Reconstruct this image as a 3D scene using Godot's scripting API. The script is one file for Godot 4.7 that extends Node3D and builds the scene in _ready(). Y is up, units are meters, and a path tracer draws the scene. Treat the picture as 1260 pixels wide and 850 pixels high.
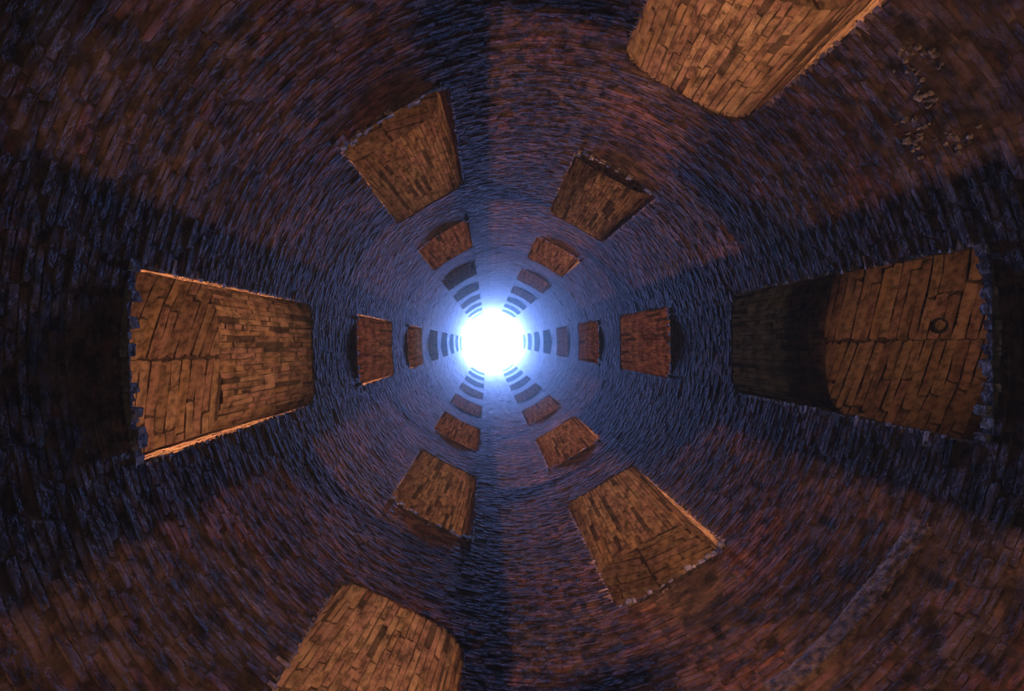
extends Node3D
# A deep round brick well seen straight up from its foot. y is the axis of the well. An angle is measured round the axis so that
# the point at angle a stands at (cos a, -sin a) in x and z: clockwise in the picture, zero to the right.

const PX := 527.0          # focal length in pixels of the 1260 x 850 frame
const RAD := 2.35          # radius of the shaft
const OUT := 3.4           # outer face of the shaft wall = inner face of the stairs
const FAR_WALL := 5.6      # outer wall of the stairs
const HALF := 0.53         # half width of a window at the shaft
const HALF_OUT := 0.77     # and at the stairs
const RISE := 0.32
const RISE_OUT := 0.48
const TALL := 2.45         # sill to crown
const SILL0 := 2.35        # sill of the pair of windows numbered 0
const STEP := 1.34         # each next pair is this much higher and 60 degrees on
const BULGE := 2.4
const FIRST := -4
const LAST := 22
const BOTTOM := -5.0
const MOUTH := 36.0

var rng := RandomNumberGenerator.new()
var bricks: Array[ArrayMesh] = []
var wall_mats: Array[StandardMaterial3D] = []
var arch_mats: Array[StandardMaterial3D] = []
var vault_mats: Array[StandardMaterial3D] = []
var tinted: StandardMaterial3D
var tinted_high: StandardMaterial3D
var arch_tinted_high: StandardMaterial3D
var arch_tinted: StandardMaterial3D
var mortar: StandardMaterial3D
var arch_mortar: StandardMaterial3D
var plaster: StandardMaterial3D
var sill_mats: Array[StandardMaterial3D] = []
var iron: StandardMaterial3D
var render_mat: StandardMaterial3D
var used := {}

# ---------------------------------------------------------------- helpers
func numbered(n: String) -> String:
	var k: int = used.get(n, 0)
	used[n] = k + 1
	return n if k == 0 else "%s_%03d" % [n, k]

func tag(o: Node3D, label := "", category := "", group := "", kind := "") -> Node3D:
	if label: o.set_meta("label", label)
	if category: o.set_meta("category", category)
	if group: o.set_meta("group", group)
	if kind: o.set_meta("kind", kind)
	return o

func put(called: String, mesh: Mesh, mat: Material, parent: Node3D = null) -> MeshInstance3D:
	var o := MeshInstance3D.new()
	o.mesh = mesh
	if mat: o.material_override = mat
	if parent:
		o.name = called
		parent.add_child(o, true)
	else:
		o.name = numbered(called)
		add_child(o)
	return o

func around(a: float, r: float, y: float) -> Vector3:
	return Vector3(cos(a) * r, y, -sin(a) * r)

func outward(a: float) -> Basis:      # x along the wall, y up, z away from the axis
	return Basis(Vector3(-sin(a), 0, -cos(a)), Vector3.UP, Vector3(cos(a), 0, -sin(a)))

func tri(st: SurfaceTool, a: Vector3, b: Vector3, c: Vector3, facing: Vector3) -> void:
	if Plane(a, b, c).normal.dot(facing) < 0.0:
		var t := b; b = c; c = t
	st.add_vertex(a); st.add_vertex(b); st.add_vertex(c)

func quad(st: SurfaceTool, a: Vector3, b: Vector3, c: Vector3, d: Vector3, facing: Vector3) -> void:
	tri(st, a, b, c, facing)
	tri(st, a, c, d, facing)

func begin() -> SurfaceTool:
	var st := SurfaceTool.new()
	st.begin(Mesh.PRIMITIVE_TRIANGLES)
	st.set_smooth_group(-1)
	return st

func done(st: SurfaceTool) -> ArrayMesh:
	st.generate_normals()
	return st.commit()

func box(st: SurfaceTool, lo: Vector3, hi: Vector3) -> void:
	var p := func(i: int) -> Vector3: return Vector3(hi.x if i & 1 else lo.x, hi.y if i & 2 else lo.y, hi.z if i & 4 else lo.z)
	for f in [[0, 2, 6, 4, Vector3.LEFT], [1, 3, 7, 5, Vector3.RIGHT], [0, 1, 5, 4, Vector3.DOWN], [2, 3, 7, 6, Vector3.UP], [0, 1, 3, 2, Vector3.FORWARD], [4, 5, 7, 6, Vector3.BACK]]:
		quad(st, p.call(f[0]), p.call(f[1]), p.call(f[2]), p.call(f[3]), f[4])

func noise_tex(freq: float, octaves: int, ramp: Array, sd: int, size := 512) -> NoiseTexture2D:
	var n := FastNoiseLite.new()
	n.seed = sd
	n.noise_type = FastNoiseLite.TYPE_SIMPLEX_SMOOTH
	n.frequency = freq
	n.fractal_octaves = octaves
	n.fractal_gain = 0.62
	var t := NoiseTexture2D.new()
	t.width = size; t.height = size
	t.seamless = true
	t.noise = n
	var g := Gradient.new()
	g.offsets = PackedFloat32Array(ramp.map(func(e): return e[0]))
	g.colors = PackedColorArray(ramp.map(func(e): return e[1]))
	t.color_ramp = g
	return t

func stone(tex: Texture2D, bump: Texture2D, c: Color, relief: float, scale: float) -> StandardMaterial3D:
	var m := StandardMaterial3D.new()
	m.albedo_color = c.linear_to_srgb()
	m.albedo_texture = tex
	m.roughness = 0.93
	m.metallic_specular = 0.3
	m.uv1_triplanar = true
	m.uv1_world_triplanar = true
	m.uv1_scale = Vector3.ONE * scale
	m.heightmap_enabled = true
	m.heightmap_texture = bump
	m.heightmap_scale = relief
	return m

# A rough brick one unit long (x), high (y) and deep (z), its face towards -z, its outline and edges uneven.
func rough_brick(sd: int) -> ArrayMesh:
	var r := RandomNumberGenerator.new()
	r.seed = sd
	var st := begin()
	var ring := [Vector2(-.5, -.5), Vector2(-.18, -.5), Vector2(.16, -.5), Vector2(.5, -.5), Vector2(.5, 0), Vector2(.5, .5), Vector2(.18, .5), Vector2(-.16, .5), Vector2(-.5, .5), Vector2(-.5, 0)]
	var rim: Array[Vector3] = []
	var face: Array[Vector3] = []
	for p: Vector2 in ring:
		var q := p + Vector2(r.randf_range(-.03, .03), r.randf_range(-.11, .11))
		rim.append(Vector3(q.x, q.y, r.randf_range(-.48, -.43)))
		face.append(Vector3(q.x * r.randf_range(.90, .96), q.y * r.randf_range(.72, .90), r.randf_range(-.508, -.494)))
	for i in 10:
		var j := (i + 1) % 10
		var a := Vector3(rim[i].x, rim[i].y, .5)
		var b := Vector3(rim[j].x, rim[j].y, .5)
		var side := Vector3(rim[i].x + rim[j].x, rim[i].y + rim[j].y, 0)
		quad(st, rim[i], rim[j], b, a, side)
		quad(st, rim[i], rim[j], face[j], face[i], side + Vector3(0, 0, -1))
	var f := Vector3(0, 0, -1)
	tri(st, face[9], face[0], face[8], f); tri(st, face[0], face[8], face[7], f); tri(st, face[0], face[1], face[7], f)
	tri(st, face[1], face[7], face[6], f); tri(st, face[1], face[2], face[6], f); tri(st, face[2], face[6], face[5], f)
	tri(st, face[2], face[3], face[5], f); tri(st, face[3], face[4], face[5], f)
	return done(st)

func many(called: String, lots: Array, mat: Material, parent: Node3D) -> void:     # [transform, colour, variant] each
	for v in bricks.size():
		var mine := lots.filter(func(e): return e[2] == v)
		if mine.is_empty(): continue
		var mm := MultiMesh.new()
		mm.transform_format = MultiMesh.TRANSFORM_3D
		mm.use_colors = true
		mm.mesh = bricks[v]
		mm.instance_count = mine.size()
		for i in mine.size():
			mm.set_instance_transform(i, mine[i][0])
			mm.set_instance_color(i, mine[i][1])
		var o := MultiMeshInstance3D.new()
		o.name = called
		o.multimesh = mm
		o.material_override = mat
		o.set_meta("kind", "stuff")
		parent.add_child(o, true)

# ---------------------------------------------------------------- the shape of a window
func sill_of(k: int) -> float: return SILL0 + STEP * k
const LEAN: Array[float] = [-.7, -1.0, -2.9, -2.2, -1.0, -.7]     # the six rows of windows are not quite evenly spaced
func row_angle(deg: int) -> float: return deg_to_rad(deg + LEAN[posmod(deg / 60, 6)])
func angle_of(k: int, second: bool) -> float: return row_angle(posmod(60 * k + (180 if second else 0), 360))

# The arch at t = -1 .. 1 across and f = 0 (at the shaft) .. 1 (at the stairs): x across and y above the sill.
func arch(t: float, f: float) -> Vector2:
	var rise := lerpf(RISE, RISE_OUT, f)
	return Vector2(t * lerpf(HALF, HALF_OUT, f), TALL - rise + rise * pow(maxf(0.0, 1.0 - pow(absf(t), BULGE)), 1.0 / BULGE))

func reach(x: float, f: float) -> float:      # distance outwards from the sill's middle at the shaft
	return lerpf(sqrt(RAD * RAD - x * x), sqrt(OUT * OUT - x * x), f) - RAD

func half_at(y: float) -> float:              # half width of the opening at a height above the sill
	if y < 0.0 or y > TALL: return -1.0
	var u := (y - TALL + RISE) / RISE
	return HALF if u <= 0.0 else HALF * pow(maxf(0.0, 1.0 - pow(u, BULGE)), 1.0 / BULGE)

func arch_rows(n: int) -> PackedFloat32Array: # t of n + 1 points equally far apart along the arch, up the sides of its curve
	var len_ := PackedFloat32Array([0.0])
	var ts := PackedFloat32Array([-1.0])
	for i in range(1, 401):
		var t := -cos(PI * i / 400.0)
		len_.append(len_[-1] + arch(t, 0.3).distance_to(arch(ts[-1], 0.3)))
		ts.append(t)
	var res := PackedFloat32Array()
	var j := 0
	for i in n + 1:
		var want := len_[-1] * i / n
		while j < 399 and len_[j + 1] < want: j += 1
		var w: float = (want - len_[j]) / maxf(len_[j + 1] - len_[j], 1e-6)
		res.append(lerpf(ts[j], ts[j + 1], clampf(w, 0, 1)))
	return res

func lining_mesh() -> ArrayMesh:              # the bed of mortar behind the bricks of a window
	var st := begin()
	var e := 0.013
	var n := 24
	for i in n:
		var t0 := -cos(PI * i / n)
		var t1 := -cos(PI * (i + 1) / n)
		var p := []
		for q in [[t0, 0.0], [t1, 0.0], [t1, 1.0], [t0, 1.0]]:
			var a := arch(q[0], q[1])
			p.append(Vector3(a.x, a.y + e, reach(a.x, q[1]) + (0.02 if q[1] == 0.0 else 0.0)))
		quad(st, p[0], p[1], p[2], p[3], Vector3(-(t0 + t1), -1, 0))
	for s in [-1.0, 1.0]:
		var x0: float = s * (HALF + e)
		var x1: float = s * (HALF_OUT + e)
		quad(st, Vector3(x0, -.1, reach(x0, 0) + .02), Vector3(x1, -.1, reach(x1, 1)), Vector3(x1, TALL - RISE_OUT + e, reach(x1, 1)), Vector3(x0, TALL - RISE + e, reach(x0, 0) + .02), Vector3(-s, 0, 0))
	quad(st, Vector3(-HALF - e, -.06, reach(HALF, 0) + .02), Vector3(HALF + e, -.06, reach(HALF, 0) + .02), Vector3(HALF_OUT + e, -.06, reach(HALF_OUT, 1)), Vector3(-HALF_OUT - e, -.06, reach(HALF_OUT, 1)), Vector3.UP)
	return done(st)

# Bricks of the soffit, long side running through the wall: [transform, colour, variant] in the window's own axes.
func soffit_bricks(r: RandomNumberGenerator) -> Array:
	var res := []
	var rows := 29
	var ts := arch_rows(rows)
	for i in rows:
		var f := 0.0
		while f < 1.0:
			var step := r.randf_range(.08 if f == 0.0 else .15, .29)
			var f0 := maxf(f, .012)
			var f1 := minf(f + step, 1.0)
			f += step
			if 1.0 - f < .06: f1 = 1.0; f = 1.0
			if f1 - f0 < .05 or f0 > 0.0 and r.randf() < .012: continue
			var p := []
			for q in [[ts[i], f0], [ts[i + 1], f0], [ts[i], f1], [ts[i + 1], f1]]:
				var a := arch(q[0], q[1])
				p.append(Vector3(a.x, a.y, reach(a.x, q[1])))
			var along: Vector3 = ((p[2] + p[3]) - (p[0] + p[1])) * .5
			var wide: Vector3 = ((p[1] + p[3]) - (p[0] + p[2])) * .5
			var x := along.normalized()
			var z := x.cross(wide.normalized())
			if z.y < 0.0: z = -z
			z = z.normalized()
			var y := z.cross(x)
			var b := Basis(x, y, z).rotated(z, r.randf_range(-.025, .025)).rotated(x, r.randf_range(-.07, .07))
			var deep := r.randf_range(.09, .12)
			var mid: Vector3 = (p[0] + p[1] + p[2] + p[3]) * .25 + z * (deep * .5 + r.randf_range(-.014, .008) + (.02 if r.randf() < .12 else 0.0))
			b = Basis(b.x * (along.length() - r.randf_range(.002, .010)), b.y * (wide.length() - r.randf_range(.002, .009)), b.z * deep)
			res.append([Transform3D(b, mid), arch_tone(r), r.randi() % bricks.size()])
	return res

func jamb_bricks(r: RandomNumberGenerator) -> Array:
	var res := []
	for s in [-1.0, 1.0]:
		var y := 0.0
		while y < TALL - RISE - .02:
			var f := r.randf_range(-.16, 0.0)
			while f < 1.0:
				var step := r.randf_range(.13, .25)
				var f0 := maxf(f, 0.0)
				var f1 := minf(f + step, 1.0)
				f += step
				if f1 - f0 < .04 or y + .05 > TALL - lerpf(RISE, RISE_OUT, f1): continue
				var a := Vector3(s * lerpf(HALF, HALF_OUT, f0), y, 0)
				var c := Vector3(s * lerpf(HALF, HALF_OUT, f1), y, 0)
				a.z = reach(a.x, f0); c.z = reach(c.x, f1)
				var x := (c - a).normalized()
				var z := x.cross(Vector3.UP) 
				if z.x * s < 0.0: z = -z
				z = z.normalized()
				var b := Basis(z.cross(x).cross(z) * ((c - a).length() - .01), Vector3.UP * .042, z * .1)
				if b.determinant() < 0: b.x = -b.x
				res.append([Transform3D(b, (a + c) * .5 + Vector3(0, .025, 0) + z * (.05 + r.randf_range(-.008, .008))), arch_tone(r), r.randi() % bricks.size()])
			y += .05
	return res

func arch_tone(r: RandomNumberGenerator) -> Color:
	var v := r.randf_range(.74, 1.14)
	return Color(.46 * v, .265 * v * r.randf_range(.9, 1.08), .165 * v * r.randf_range(.85, 1.1))

var blotches := FastNoiseLite.new()
func wall_tone(r: RandomNumberGenerator, at := Vector3.ZERO) -> Color:
	var v := r.randf_range(.75, 1.2) * (1.0 + 1.1 * clampf(blotches.get_noise_3dv(at * 60.0), -.6, .7))
	if r.randf() < .03: v *= 1.5
	var warm := clampf(r.randf() * .5 + .25 + blotches.get_noise_3dv(at * 45.0 + Vector3(500, 0, 0)) * 1.3, 0, 1)
	return Color(lerpf(.118, .172, warm) * v, lerpf(.080, .076, warm) * v, lerpf(.068, .055, warm) * v)

# ---------------------------------------------------------------- scene
func _ready() -> void:
	rng.seed = 20240
	blotches.seed = 4
	blotches.frequency = .02

	# --- camera, sky, light
	var cam := Camera3D.new()
	cam.name = "camera"
	cam.projection = Camera3D.PROJECTION_FRUSTUM
	cam.near = 0.05
	cam.far = 200.0
	cam.size = 850.0 / PX * cam.near
	cam.frustum_offset = Vector2(630.0 - 599.5, -(425.0 - 420.0)) / PX * cam.near
	cam.transform = Transform3D(Basis(Vector3(1, 0, 0), Vector3(0, 0, 1), Vector3(0, -1, 0)), Vector3(-0.167 * RAD, 0, 0.0185 * RAD))
	add_child(cam)

	var env := Environment.new()
	var sky_mat := ProceduralSkyMaterial.new()
	sky_mat.sky_top_color = Color(.90, .935, .90)
	sky_mat.sky_horizon_color = Color(.90, .935, .90)
	sky_mat.ground_bottom_color = Color(.1, .1, .1)
	sky_mat.ground_horizon_color = Color(.3, .3, .3)
	var sky := Sky.new()
	sky.sky_material = sky_mat
	env.background_mode = Environment.BG_SKY
	env.sky = sky
	env.tonemap_mode = Environment.TONE_MAPPER_LINEAR
	env.tonemap_exposure = 1.0
	env.sdfgi_enabled = true
	env.ssao_enabled = true
	env.ssil_enabled = true
	var we := WorldEnvironment.new()
	we.name = "environment"
	we.environment = env
	add_child(we)

	var day := AreaLight3D.new()
	day.name = "daylight_in_the_mouth"
	day.area_size = Vector2(4.3, 4.3)
	day.light_color = Color(.50, .62, 1.0)
	day.light_energy = 5500.0
	day.area_normalize_energy = true
	day.shadow_enabled = true
	day.transform = Transform3D(Basis(Vector3(1, 0, 0), Vector3(0, 0, -1), Vector3(0, 1, 0)), Vector3(0, MOUTH + .35, 0))
	add_child(day)

	env.volumetric_fog_enabled = true
	env.volumetric_fog_density = 0.0
	for e in [[BOTTOM + .6, 11.0, .0045, Color(1.0, .97, .80), "faint haze in the lower half of the well"], [11.0, MOUTH, .031, Color(.82, .98, 1.0), "pale blue haze under the bright mouth of the well"]]:
		var air := FogVolume.new()
		air.name = numbered("haze")
		air.shape = RenderingServer.FOG_VOLUME_SHAPE_CYLINDER
		air.size = Vector3(RAD * 2 - .1, e[1] - e[0], RAD * 2 - .1)
		air.position.y = (e[0] + e[1]) * .5
		var mist := FogMaterial.new()
		mist.albedo = e[3]
		mist.density = e[2]
		air.material = mist
		add_child(air)
		tag(air, e[4], "haze", "", "stuff")

	make_materials()
	build_shaft()
	build_stairs()
	var n := 1
	for k in range(FIRST, LAST + 1):
		for second in [false, true]:
			build_window(k, second, n)
			n += 1
	build_lamps()
	build_details()

func make_materials() -> void:
	var g := func(v: float) -> Color: return Color(v, v, v)
	var mottled := noise_tex(.006, 7, [[0.0, g.call(.30)], [.3, g.call(.58)], [.5, g.call(.80)], [.7, g.call(.92)], [1.0, g.call(1.0)]], 3)
	var grimy := noise_tex(.010, 6, [[0.0, Color(.16, .15, .16)], [.3, Color(.40, .37, .36)], [.5, Color(.74, .68, .66)], [.68, Color(.92, .84, .80)], [1.0, Color(1, .95, .92)]], 9)
	var bumps := noise_tex(.03, 5, [[0.0, g.call(0)], [1.0, g.call(1)]], 5)
	var pits := noise_tex(.022, 6, [[0.0, g.call(0)], [.34, g.call(.35)], [.46, g.call(.8)], [1.0, g.call(1)]], 6)
	for i in 5: bricks.append(rough_brick(100 + i))
	tinted = stone(grimy, pits, Color(1, 1, 1), .8, 1.3)
	tinted.vertex_color_use_as_albedo = true
	arch_tinted = stone(mottled, bumps, Color(1, 1, 1), 1.1, 2.0)
	arch_tinted.vertex_color_use_as_albedo = true
	tinted_high = tinted.duplicate()              # high up the relief is too fine to be seen
	tinted_high.heightmap_enabled = false
	arch_tinted_high = arch_tinted.duplicate()
	arch_tinted_high.heightmap_enabled = false
	for i in 8:
		wall_mats.append(stone(grimy, pits, Color(.125, .083, .064) * lerpf(.5, 1.5, i / 7.0), .8, 1.3))
		var c := arch_tone(rng)
		arch_mats.append(stone(mottled, bumps, c, 1.1, 2.0))
		vault_mats.append(stone(mottled, bumps, Color(c.r * 1.02, c.g * 1.02, c.b), .9, 2.0))
	mortar = stone(grimy, pits, Color(.105, .074, .058), .8, 1.3)
	arch_mortar = stone(mottled, bumps, Color(.13, .078, .05), .9, 2.0)
	plaster = stone(grimy, pits, Color(.36, .30, .24), .8, 3.0)
	for i in 3: sill_mats.append(stone(grimy, pits, Color(.34, .29, .25) * lerpf(.8, 1.2, i / 2.0), .8, 2.0))
	render_mat = stone(grimy, pits, Color(.165, .12, .09), 1.2, 3.0)
	iron = StandardMaterial3D.new()
	iron.albedo_color = Color(.10, .08, .07)
	iron.roughness = .8

func px_of(p: Vector3) -> Vector2:            # where a point falls in the 1260 x 850 frame; used only to choose which bricks get a node of their own
	var d := p - Vector3(-0.167 * RAD, 0, 0.0185 * RAD)
	return Vector2(599.5 + PX * d.x / d.y, 420.0 - PX * d.z / d.y)

func build_shaft() -> void:
	var wall := Node3D.new()
	wall.name = "wall_shaft"
	add_child(wall)
	tag(wall, "round dark brick wall of the deep well shaft rising to the white opening", "wall", "", "structure")

	# the bed of mortar, with the openings left out
	var st := begin()
	var inner := RAD + .006
	var a0 := asin(HALF / RAD) + .004
	for face in 2:
		var r := inner if face == 0 else OUT
		var h := HALF if face == 0 else HALF_OUT
		var edge := a0 if face == 0 else asin(HALF_OUT / OUT)
		var sense := -1.0 if face == 0 else 1.0
		for k in range(FIRST, LAST + 1):
			for second in [false, true]:
				var a := angle_of(k, second)
				var y0 := sill_of(k)
				var y1 := minf(y0 + 3 * STEP, MOUTH) if k <= LAST - 3 else MOUTH
				var low := y0 if k > FIRST + 2 else BOTTOM
				for s in [-1.0, 1.0]:
					for i in 4:
						var b0: float = a + s * lerpf(edge, PI / 6 + .022, i / 4.0)
						var b1: float = a + s * lerpf(edge, PI / 6 + .022, (i + 1) / 4.0)
						quad(st, around(b0, r, low), around(b1, r, low), around(b1, r, y1), around(b0, r, y1), around(a, sense, 0))
				for i in 24:
					var t0 := -cos(PI * i / 24.0)
					var t1 := -cos(PI * (i + 1) / 24.0)
					var p0 := arch(t0, face)
					var p1 := arch(t1, face)
					var b0 := a + t0 * edge
					var b1 := a + t1 * edge
					quad(st, around(b0, r, y0 + p0.y + .012), around(b1, r, y0 + p1.y + .012), around(b1, r, y1), around(b0, r, y1), around(a, sense, 0))
					if low < y0: quad(st, around(b0, r, low), around(b1, r, low), around(b1, r, y0 - .05), around(b0, r, y0 - .05), around(a, sense, 0))
				if low == y0:
					for i in 8:
						var b0 := a + lerpf(-edge, edge, i / 8.0)
						var b1 := a + lerpf(-edge, edge, (i + 1) / 8.0)
						quad(st, around(b0, r, y0 - .2), around(b1, r, y0 - .2), around(b1, r, y0 - .05), around(b0, r, y0 - .05), around(a, sense, 0))
	put("mortar_bed", done(st), mortar, wall)

	# the courses of brick
	var all := []
	var y := BOTTOM
	while y < MOUTH - .03:
		var high := rng.randf_range(.030, .050)
		var mid := y + high * .5
		var gaps := []
		for c in 6:
			for k in range(FIRST, LAST + 1):
				if posmod(k - c, 3): continue
				var w := maxf(half_at(y - sill_of(k) + .004), half_at(y + high - sill_of(k)))
				if w > 0.0: gaps.append([row_angle(c * 60), asin((w + .018) / RAD)])
		var a := rng.randf_range(0, .1)
		var finish := a + TAU
		while a < finish - .01:
			var step := rng.randf_range(.12, .34) / RAD
			if finish - a - step < .05: step = finish - a
			var pieces := [[a, a + step]]
			for gp in gaps:
				var next := []
				for pc in pieces:
					var shift: float = round(((pc[0] + pc[1]) * .5 - gp[0]) / TAU) * TAU
					var g0: float = gp[0] - gp[1] + shift
					var g1: float = gp[0] + gp[1] + shift
					if pc[1] <= g0 or pc[0] >= g1: next.append(pc); continue
					if pc[0] < g0: next.append([pc[0], g0])
					if pc[1] > g1: next.append([g1, pc[1]])
				pieces = next
			a += step
			for pc in pieces:
				var long: float = (pc[1] - pc[0]) * RAD
				if long < .07: continue
				var m: float = (pc[0] + pc[1]) * .5
				var deep := .1
				var proud := rng.randf_range(-.003, .002) + (rng.randf_range(-.012, .008) if rng.randf() < .06 else 0.0)
				var b := outward(m)
				b = b.rotated(b.z, rng.randf_range(-.016, .016)).rotated(b.y, rng.randf_range(-.015, .015)).rotated(b.x, rng.randf_range(-.012, .012))
				b = Basis(b.x * (long - rng.randf_range(.004, .012)), b.y * (high * rng.randf_range(.80, 1.0)), b.z * deep)
				all.append([Transform3D(b, around(m, RAD + deep * .5 - proud, mid)), wall_tone(rng, around(m, RAD, mid)), rng.randi() % bricks.size(), long])
		y += high
	# the 300 that show largest stand alone
	var order := []
	for i in all.size():
		var t: Transform3D = all[i][0]
		if t.origin.y < 1.2 or t.origin.y > 3.2: continue
		var p := px_of(t.origin)
		if p.x < 10 or p.x > 1250 or p.y < 8 or p.y > 842: continue
		order.append([all[i][3] / t.origin.y / t.origin.y * 1000.0, i])
	order.sort_custom(func(p, q): return p[0] > q[0])
	var alone := {}
	for i in mini(300, order.size()): alone[order[i][1]] = true
	var rest := []
	for i in all.size():
		if alone.has(i):
			var o := put("brick", bricks[all[i][2]], wall_mats[clampi(roundi((all[i][1].r / .125 - .5) * 7.0), 0, 7)], wall)
			o.transform = all[i][0]
		else:
			rest.append(all[i])
	many("brickwork", rest.filter(func(e): return e[0].origin.y < 8.0), tinted, wall)
	many("brickwork", rest.filter(func(e): return e[0].origin.y >= 8.0), tinted_high, wall)

	# floor of the well and the ground round its mouth
	var fl := CylinderMesh.new()
	fl.top_radius = 6.0; fl.bottom_radius = 6.0; fl.height = .3; fl.radial_segments = 48
	var f := put("floor", fl, mortar)
	f.position.y = BOTTOM - .15
	tag(f, "dark stone floor at the foot of the well", "floor", "", "structure")
	st = begin()
	for i in 72:
		var b0 := TAU * i / 72
		var b1 := TAU * (i + 1) / 72
		quad(st, around(b0, RAD, MOUTH), around(b1, RAD, MOUTH), around(b1, 7, MOUTH), around(b0, 7, MOUTH), Vector3.DOWN)
		quad(st, around(b0, RAD, MOUTH + .3), around(b1, RAD, MOUTH + .3), around(b1, 7, MOUTH + .3), around(b0, 7, MOUTH + .3), Vector3.UP)
		quad(st, around(b0, RAD, MOUTH), around(b1, RAD, MOUTH), around(b1, RAD, MOUTH + .3), around(b0, RAD, MOUTH + .3), -around(b0, 1, 0))
		quad(st, around(b0, 7, MOUTH), around(b1, 7, MOUTH), around(b1, 7, MOUTH + .3), around(b0, 7, MOUTH + .3), around(b0, 1, 0))
	tag(put("trim_mouth", done(st), plaster), "stone rim round the bright mouth of the well", "rim", "", "structure")

func vault_height(r: float) -> float:         # above the crown of the window at the same place on the helix
	var u := (r - OUT) / (FAR_WALL - OUT) * 2.0 - 1.0
	return .05 + .32 * sqrt(maxf(0.0, 1.0 - u * u * .98))

func build_stairs() -> void:
	var st := begin()
	for i in 72:
		var b0 := TAU * i / 72
		var b1 := TAU * (i + 1) / 72
		quad(st, around(b0, FAR_WALL, BOTTOM), around(b1, FAR_WALL, BOTTOM), around(b1, FAR_WALL, MOUTH), around(b0, FAR_WALL, MOUTH), -around(b0, 1, 0))
		quad(st, around(b0, FAR_WALL + .4, BOTTOM), around(b1, FAR_WALL + .4, BOTTOM), around(b1, FAR_WALL + .4, MOUTH), around(b0, FAR_WALL + .4, MOUTH), around(b0, 1, 0))
	tag(put("wall_outer", done(st), arch_mortar), "outer brick wall of the spiral stairs behind the windows", "wall", "", "structure")

	for second in 2:
		var ceil := Node3D.new()
		ceil.name = "ceiling_%d" % (second + 1)
		add_child(ceil)
		tag(ceil, ["brick vault of the stair behind the right-hand and lower-right windows", "brick vault of the stair behind the left-hand and upper-left windows"][second], "vault", "", "structure")
		st = begin()
		var per := 24
		for i in range((FIRST - 1) * per, (LAST + 3) * per):
			var ends := []
			for q in [i, i + 1]:
				var a := deg_to_rad(60.0 * q / per + 180.0 * second)
				var h: float = SILL0 + TALL + STEP * q / per
				var row := []
				for j in 13:
					var r := lerpf(OUT - .02, FAR_WALL + .02, j / 12.0)
					row.append(around(a, r, minf(h + vault_height(clampf(r, OUT, FAR_WALL)) + .03, MOUTH)))
				row.append(around(a, FAR_WALL, minf(h + .62, MOUTH)))
				row.append(around(a, OUT, minf(h + .62, MOUTH)))
				ends.append(row)
			for j in 12: quad(st, ends[0][j], ends[0][j + 1], ends[1][j + 1], ends[1][j], Vector3.DOWN)
			quad(st, ends[0][13], ends[0][14], ends[1][14], ends[1][13], Vector3.UP)
		put("mortar_bed", done(st), arch_mortar, ceil)
		# bricks of the vault where the windows open on it
		for k in range(-1, 3):
			var spread := deg_to_rad(15.0)
			for half in [-1.0, 1.0]:
				var r := OUT + .03
				var skew := rng.randf_range(-.06, .10)
				while r < FAR_WALL - .04:
					var wide := rng.randf_range(.105, .135)
					var b := 0.0
					while b < spread:
						var step := rng.randf_range(.45, .95) / r
						if spread - b - step < .03: step = spread - b
						var da: float = half * (b + step * .5)
						var rr: float = r + wide * .5 + absf(da) * r * skew
						b += step
						if rr > FAR_WALL - .04: continue
						var a := angle_of(k, second == 1) + da
						var slope := STEP / (PI / 3)
						var h: float = SILL0 + TALL + STEP * (k + LEAN[posmod(k + 3 * second, 6)] / 60.0) + slope * da + vault_height(rr)
						var x: Vector3 = (Vector3(-sin(a), 0, -cos(a)) * rr + Vector3.UP * slope + Vector3(cos(a), 0, -sin(a)) * skew * half * rr).normalized()
						var lift := (vault_height(rr + .02) - vault_height(rr - .02)) / .04
						var rad: Vector3 = (Vector3(cos(a), 0, -sin(a)) + Vector3.UP * lift)
						var z: Vector3 = x.cross(rad).normalized()
						if z.y < 0: z = -z
						var y: Vector3 = z.cross(x)
						var bs := Basis(x * (step * rr - rng.randf_range(.001, .004)), y * (wide * sqrt(1 + lift * lift * .5) - rng.randf_range(.006, .014)), z * .07)
						var o := put("brick", bricks[rng.randi() % bricks.size()], vault_mats[rng.randi() % vault_mats.size()], ceil)
						o.transform = Transform3D(bs, around(a, rr, h) + z * (.035 + rng.randf_range(-.006, .006)))
					r += wide

var lining: ArrayMesh
var far_soffit := []
var jambs := []

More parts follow.
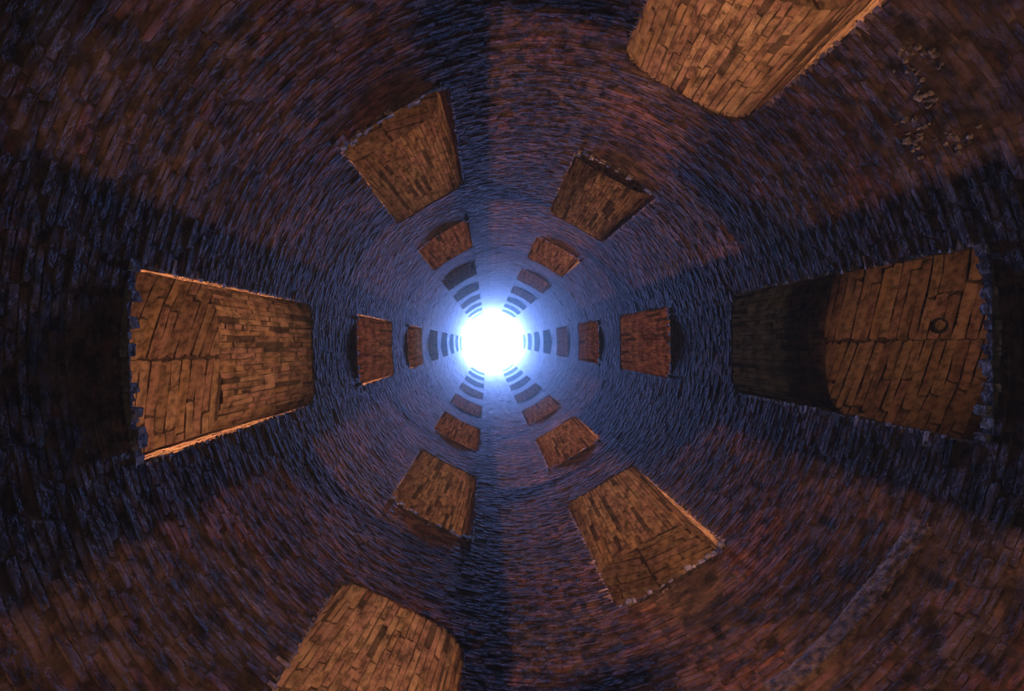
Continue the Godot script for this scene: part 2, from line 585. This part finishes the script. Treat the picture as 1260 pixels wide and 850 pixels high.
func build_window(k: int, second: bool, n: int) -> void:
	if lining == null:
		lining = lining_mesh()
		var r := RandomNumberGenerator.new()
		r.seed = 77
		far_soffit = soffit_bricks(r)
		jambs = jamb_bricks(r)
	var a := angle_of(k, second)
	var w := Node3D.new()
	w.name = "window_%d" % n
	w.transform = Transform3D(outward(a), around(a, RAD, sill_of(k)))
	add_child(w)
	tag(w, label_of(k, 60 * k + (180 if second else 0)), "window", "windows of the well" if k >= -1 else "windows below the camera", "structure")
	put("lining", lining, arch_mortar, w)
	if k >= -1 and k <= 5:
		for e in soffit_bricks(rng):
			put("brick", bricks[e[2]], arch_mats[rng.randi() % arch_mats.size()], w).transform = e[0]
	else:
		many("soffit_brickwork", far_soffit, arch_tinted_high, w)
	many("jamb_brickwork", jambs, arch_tinted if k < 3 else arch_tinted_high, w)
	# the sill: bricks on edge, their ends uneven towards the shaft
	var x := -HALF
	var sill := []
	var tooth_before := false
	while x < HALF - .02:
		var wide := rng.randf_range(.05, .085)
		var tooth := not tooth_before if rng.randf() < .8 else tooth_before
		tooth_before = tooth
		var b := Basis(Vector3(wide - .012, 0, 0), Vector3(0, .07, 0), Vector3(0, 0, .30)).rotated(Vector3.UP, rng.randf_range(-.14, .14))
		sill.append([Transform3D(b, Vector3(x + wide * .5, -.022 + rng.randf_range(-.014, .014), (.124 if tooth else .152) + rng.randf_range(-.014, .014) + reach(x + wide * .5, 0))), wall_tone(rng) * 2.6, rng.randi() % bricks.size()])
		x += wide
	if k >= -1 and k <= 2:
		for e in sill:
			put("sill_brick", bricks[e[2]], sill_mats[rng.randi() % 3], w).transform = e[0]
	else:
		many("sill_brickwork", sill, tinted_high, w)

func label_of(k: int, deg: int) -> String:
	deg = posmod(deg, 360)
	if k < -1: return "arched brick window opening low in the well, under the lowest lit ones"
	var row: String = ROWS[deg]
	var nth: int = (k + 1) / 3
	var look := "orange-lit arched brick window"
	if [k, deg] == [0, 0]: look = "arched brick window with dark soffit and a brown vault behind"
	elif [k, deg] == [0, 180]: look = "large orange-lit arched brick window with vault showing behind"
	elif [k, deg] == [2, 300]: look = "dim arched brick window with a black jamb"
	elif [k, deg] in dark_windows: look = "dark unlit blue window"
	elif nth > 2: look = "small hazy window"
	var place: String = PLACES[mini(nth, 8)]
	return "%s, %s in the %s row" % [look, place, row]

const ROWS := {0: "right-hand", 60: "lower right", 120: "lower left", 180: "left-hand", 240: "upper left", 300: "upper right"}
const PLACES := ["nearest", "second", "third", "fourth", "fifth", "sixth", "seventh", "eighth", "ninth"]

func spot_label(k: int, deg: int) -> String:
	if k < -1: return "%s unseen window under the %s row" % ["highest" if k == -2 else "middle" if k == -3 else "deepest", ROWS[deg]]
	return "%s window of the %s row" % [PLACES[mini((k + 1) / 3, 8)], ROWS[deg]]

func side_label(k: int, deg: int, side: int) -> String:
	return "lamp along the stair, %s of the %s" % ["clockwise" if side > 0 else "anticlockwise", spot_label(k, deg)]

const dark_windows := [[7, 240], [9, 180], [12, 180], [12, 0], [10, 240]]

# A lamp on a floor: a cast housing and a glowing lens, with its light just in front of the lens.
var lamp_body: ArrayMesh
var lamp_lens: ArrayMesh
var lens_mat: StandardMaterial3D
func fitting(at: Vector3, to: Vector3, label: String, group: String) -> Node3D:
	if lamp_body == null:
		lens_mat = StandardMaterial3D.new()
		lens_mat.albedo_color = Color(.9, .8, .6)
		lens_mat.emission_enabled = true
		lens_mat.emission = Color(1.0, .77, .60)
		lens_mat.emission_energy_multiplier = 1.5
		var st := begin()
		var prof := [Vector2(0, .10), Vector2(.05, .10), Vector2(.058, .09), Vector2(.066, .0), Vector2(.058, .0), Vector2(.05, .02)]   # radius, distance behind the lens
		for q in prof.size() - 1:
			for i in 20:
				var b0 := TAU * i / 20
				var b1 := TAU * (i + 1) / 20
				var p: Vector2 = prof[q]
				var n: Vector2 = prof[q + 1]
				quad(st, Vector3(cos(b0) * p.x, sin(b0) * p.x, p.y), Vector3(cos(b1) * p.x, sin(b1) * p.x, p.y), Vector3(cos(b1) * n.x, sin(b1) * n.x, n.y), Vector3(cos(b0) * n.x, sin(b0) * n.x, n.y), Vector3(cos(b0), sin(b0), .3) if q < 4 else Vector3(0, 0, -1))
		lamp_body = done(st)
		st = begin()
		for i in 20:
			var b0 := TAU * i / 20
			var b1 := TAU * (i + 1) / 20
			tri(st, Vector3(0, 0, .012), Vector3(cos(b0) * .052, sin(b0) * .052, .02), Vector3(cos(b1) * .052, sin(b1) * .052, .02), Vector3(0, 0, -1))
		lamp_lens = done(st)
	var o := Node3D.new()
	o.name = numbered("stair_lamp")
	add_child(o)
	var up := Vector3.UP if absf((to - at).normalized().y) < .95 else Vector3.RIGHT
	o.look_at_from_position(at, to, up)
	tag(o, label, "lamp", group)
	put("housing", lamp_body, iron, o)
	put("lens", lamp_lens, lens_mat, o)
	return o

func spot(at: Vector3, to: Vector3, energy: float, half_angle: float, color: Color, soft: float, label: String) -> void:
	fitting(at, to, label, "lamps on the stairs")
	var l := SpotLight3D.new()
	l.name = numbered("stair_lamp_light")
	l.light_color = color
	l.light_energy = energy
	l.light_size = .03
	l.spot_range = 60
	l.spot_attenuation = 2.0
	l.spot_angle = half_angle
	l.spot_angle_attenuation = soft
	l.shadow_enabled = true
	add_child(l)
	var up := Vector3.UP if absf((to - at).normalized().y) < .95 else Vector3.RIGHT
	l.look_at_from_position(at + (to - at).normalized() * .012, to, up)

func build_lamps() -> void:
	var warm := Color(1.0, .77, .60)
	var rosy := Color(1.0, .68, .58)
	for k in range(-1, 14):
		for second in [false, true]:
			var deg := posmod(60 * k + (180 if second else 0), 360)
			if [k, deg] in dark_windows: continue
			var a := row_angle(deg)
			var s := sill_of(k)
			var e := 3.0 if k < 3 else 2.8 if k < 6 else 2.4 if k < 9 else 1.7 if k < 12 else .8
			var r := 3.95 if k < 3 else 3.75
			var cone := 37.0
			var soft := .45
			if k == -1: e = 5.8; r = 3.8
			if [k, deg] == [0, 180]: e = 6.0
			if [k, deg] == [0, 180]: r = 4.15; cone = 34.0
			if [k, deg] in [[0, 0], [2, 300]]:     # these stand under the vault and leave the soffit dark
				r = 4.7; cone = 28.0; e = 2.5 if k == 0 else 1.4; soft = .9
			if [k, deg] == [1, 240]: r = 3.62; cone = 36.0
			var side := -.28 if sin(a) < -.1 else .28 if sin(a) > .1 else 0.0    # a little to one side, so that one jamb is lit
			var foot := around(a, r, s - .55) + outward(a).x * side
			spot(foot, foot + Vector3.UP, e, cone, warm if k < 3 else rosy, soft, "small round lamp on the stair floor behind the " + spot_label(k, deg))
	# lamps further along the stair that shine obliquely through the windows on to the opposite wall
	for e in [[-3, 180, 1], [-3, 180, -1], [0, 180, 1], [0, 180, -1], [3, 180, 1], [3, 180, -1], [-2, 240, 1], [1, 240, 1], [-4, 120, -1], [-1, 120, -1], [2, 120, -1], [-4, 300, -1], [-1, 300, -1], [-2, 60, 1], [1, 60, 1], [4, 240, 1], [6, 180, 1], [6, 180, -1], [5, 120, -1], [5, 300, -1], [4, 60, 1]]:
		var aw: float = row_angle(e[1])
		var al: float = aw + deg_to_rad(17.0) * e[2]
		var s := sill_of(e[0])
		spot(around(al, 4.6, s - .2), around(aw - deg_to_rad(109.0) * e[2], RAD, s + 1.9), (30.0 if e[1] == 180 else 15.0 if e[1] == 120 else 20.0) * (1.0 if e[0] < 4 else .6), 20, warm, .25, side_label(e[0], e[1], e[2]))
	# a work lamp on the floor of the well, below the camera
	var foot := Vector3(.5, BOTTOM + .12, -.2)
	fitting(foot, foot + Vector3.UP, "round work lamp standing on the floor of the well", "")
	var w := OmniLight3D.new()
	w.name = "work_lamp_light"
	w.light_color = Color(.95, 1.0, .98)
	w.light_energy = 3.5
	w.light_size = .08
	w.omni_range = 60
	w.omni_attenuation = 2.0
	w.shadow_enabled = true
	w.position = foot + Vector3(0, .06, 0)
	add_child(w)

# Small things on the masonry: lime plaster left on the wall, and the iron ring in the vault behind the right-hand window.
func build_details() -> void:
	var wall: Node3D = get_node("wall_shaft")
	for p in [[-30.5, 2.42, 2.6, .09, 34], [-34.6, 2.28, 2.4, .04, 16], [-38.5, 2.18, 3.5, .10, 22], [-28.0, 2.24, 2.5, .08, 10]]:    # angle, height, spread of both, flakes
		var st := begin()
		for f in int(p[4]):
			var a: float = deg_to_rad(rng.randfn(p[0], p[2] * .5))
			var y: float = rng.randfn(p[1], p[3] * .5)
			var size := rng.randf_range(.006, .020)
			var rim := []
			for i in 7:
				var q := size * rng.randf_range(.6, 1.3)
				rim.append(Vector2(a + cos(TAU * i / 7) * q / RAD, y + sin(TAU * i / 7) * q * .8))
			for i in 7:
				var m: Vector2 = rim[i]
				var n: Vector2 = rim[(i + 1) % 7]
				var ms := around(lerpf(a, m.x, .6), RAD - .011, lerpf(y, m.y, .6))
				var ns := around(lerpf(a, n.x, .6), RAD - .011, lerpf(y, n.y, .6))
				tri(st, around(a, RAD - .013, y), ms, ns, -around(a, 1, 0))
				quad(st, ms, ns, around(n.x, RAD + .006, n.y), around(m.x, RAD + .006, m.y), -around(a, 1, 0))
		put("plaster_flakes", done(st), plaster, wall).set_meta("kind", "stuff")
	# a band of rough render along two courses at the lower right
	var st := begin()
	var steps := 40
	var grid := []
	for i in steps + 1:
		var d := lerpf(25.0, 58.0, float(i) / steps)
		var row := []
		for j in 7:
			var v := j / 6.0
			var y := 2.50 + (v - .5) * .14 + sin(d * .2) * .015 + (rng.randf_range(-.012, .012) if j in [0, 6] else 0.0)
			var h := -.004 if j in [0, 6] or i in [0, steps] else rng.randf_range(.002, .006) if i < 18 else rng.randf_range(.003, .005)
			row.append(around(deg_to_rad(d), RAD - h, y))
		grid.append(row)
	for i in steps:
		for j in 6:
			quad(st, grid[i][j], grid[i + 1][j], grid[i + 1][j + 1], grid[i][j + 1], -around(deg_to_rad(40), 1, 0))
	put("render_band", done(st), render_mat, wall)

	var ring := Node3D.new()
	ring.name = "iron_ring"
	ring.transform = Transform3D(Basis(), around(deg_to_rad(-2.7), 4.97, 5.068))
	add_child(ring)
	tag(ring, "round dark iron ring set in the vault behind the right-hand window", "ring")
	var t := TorusMesh.new()
	t.inner_radius = .062; t.outer_radius = .098; t.rings = 28; t.ring_segments = 10
	put("hoop", t, iron, ring)
	var c := CylinderMesh.new()
	c.top_radius = .066; c.bottom_radius = .058; c.height = .03; c.radial_segments = 24
	put("plug", c, arch_mats[0], ring).position.y = .012
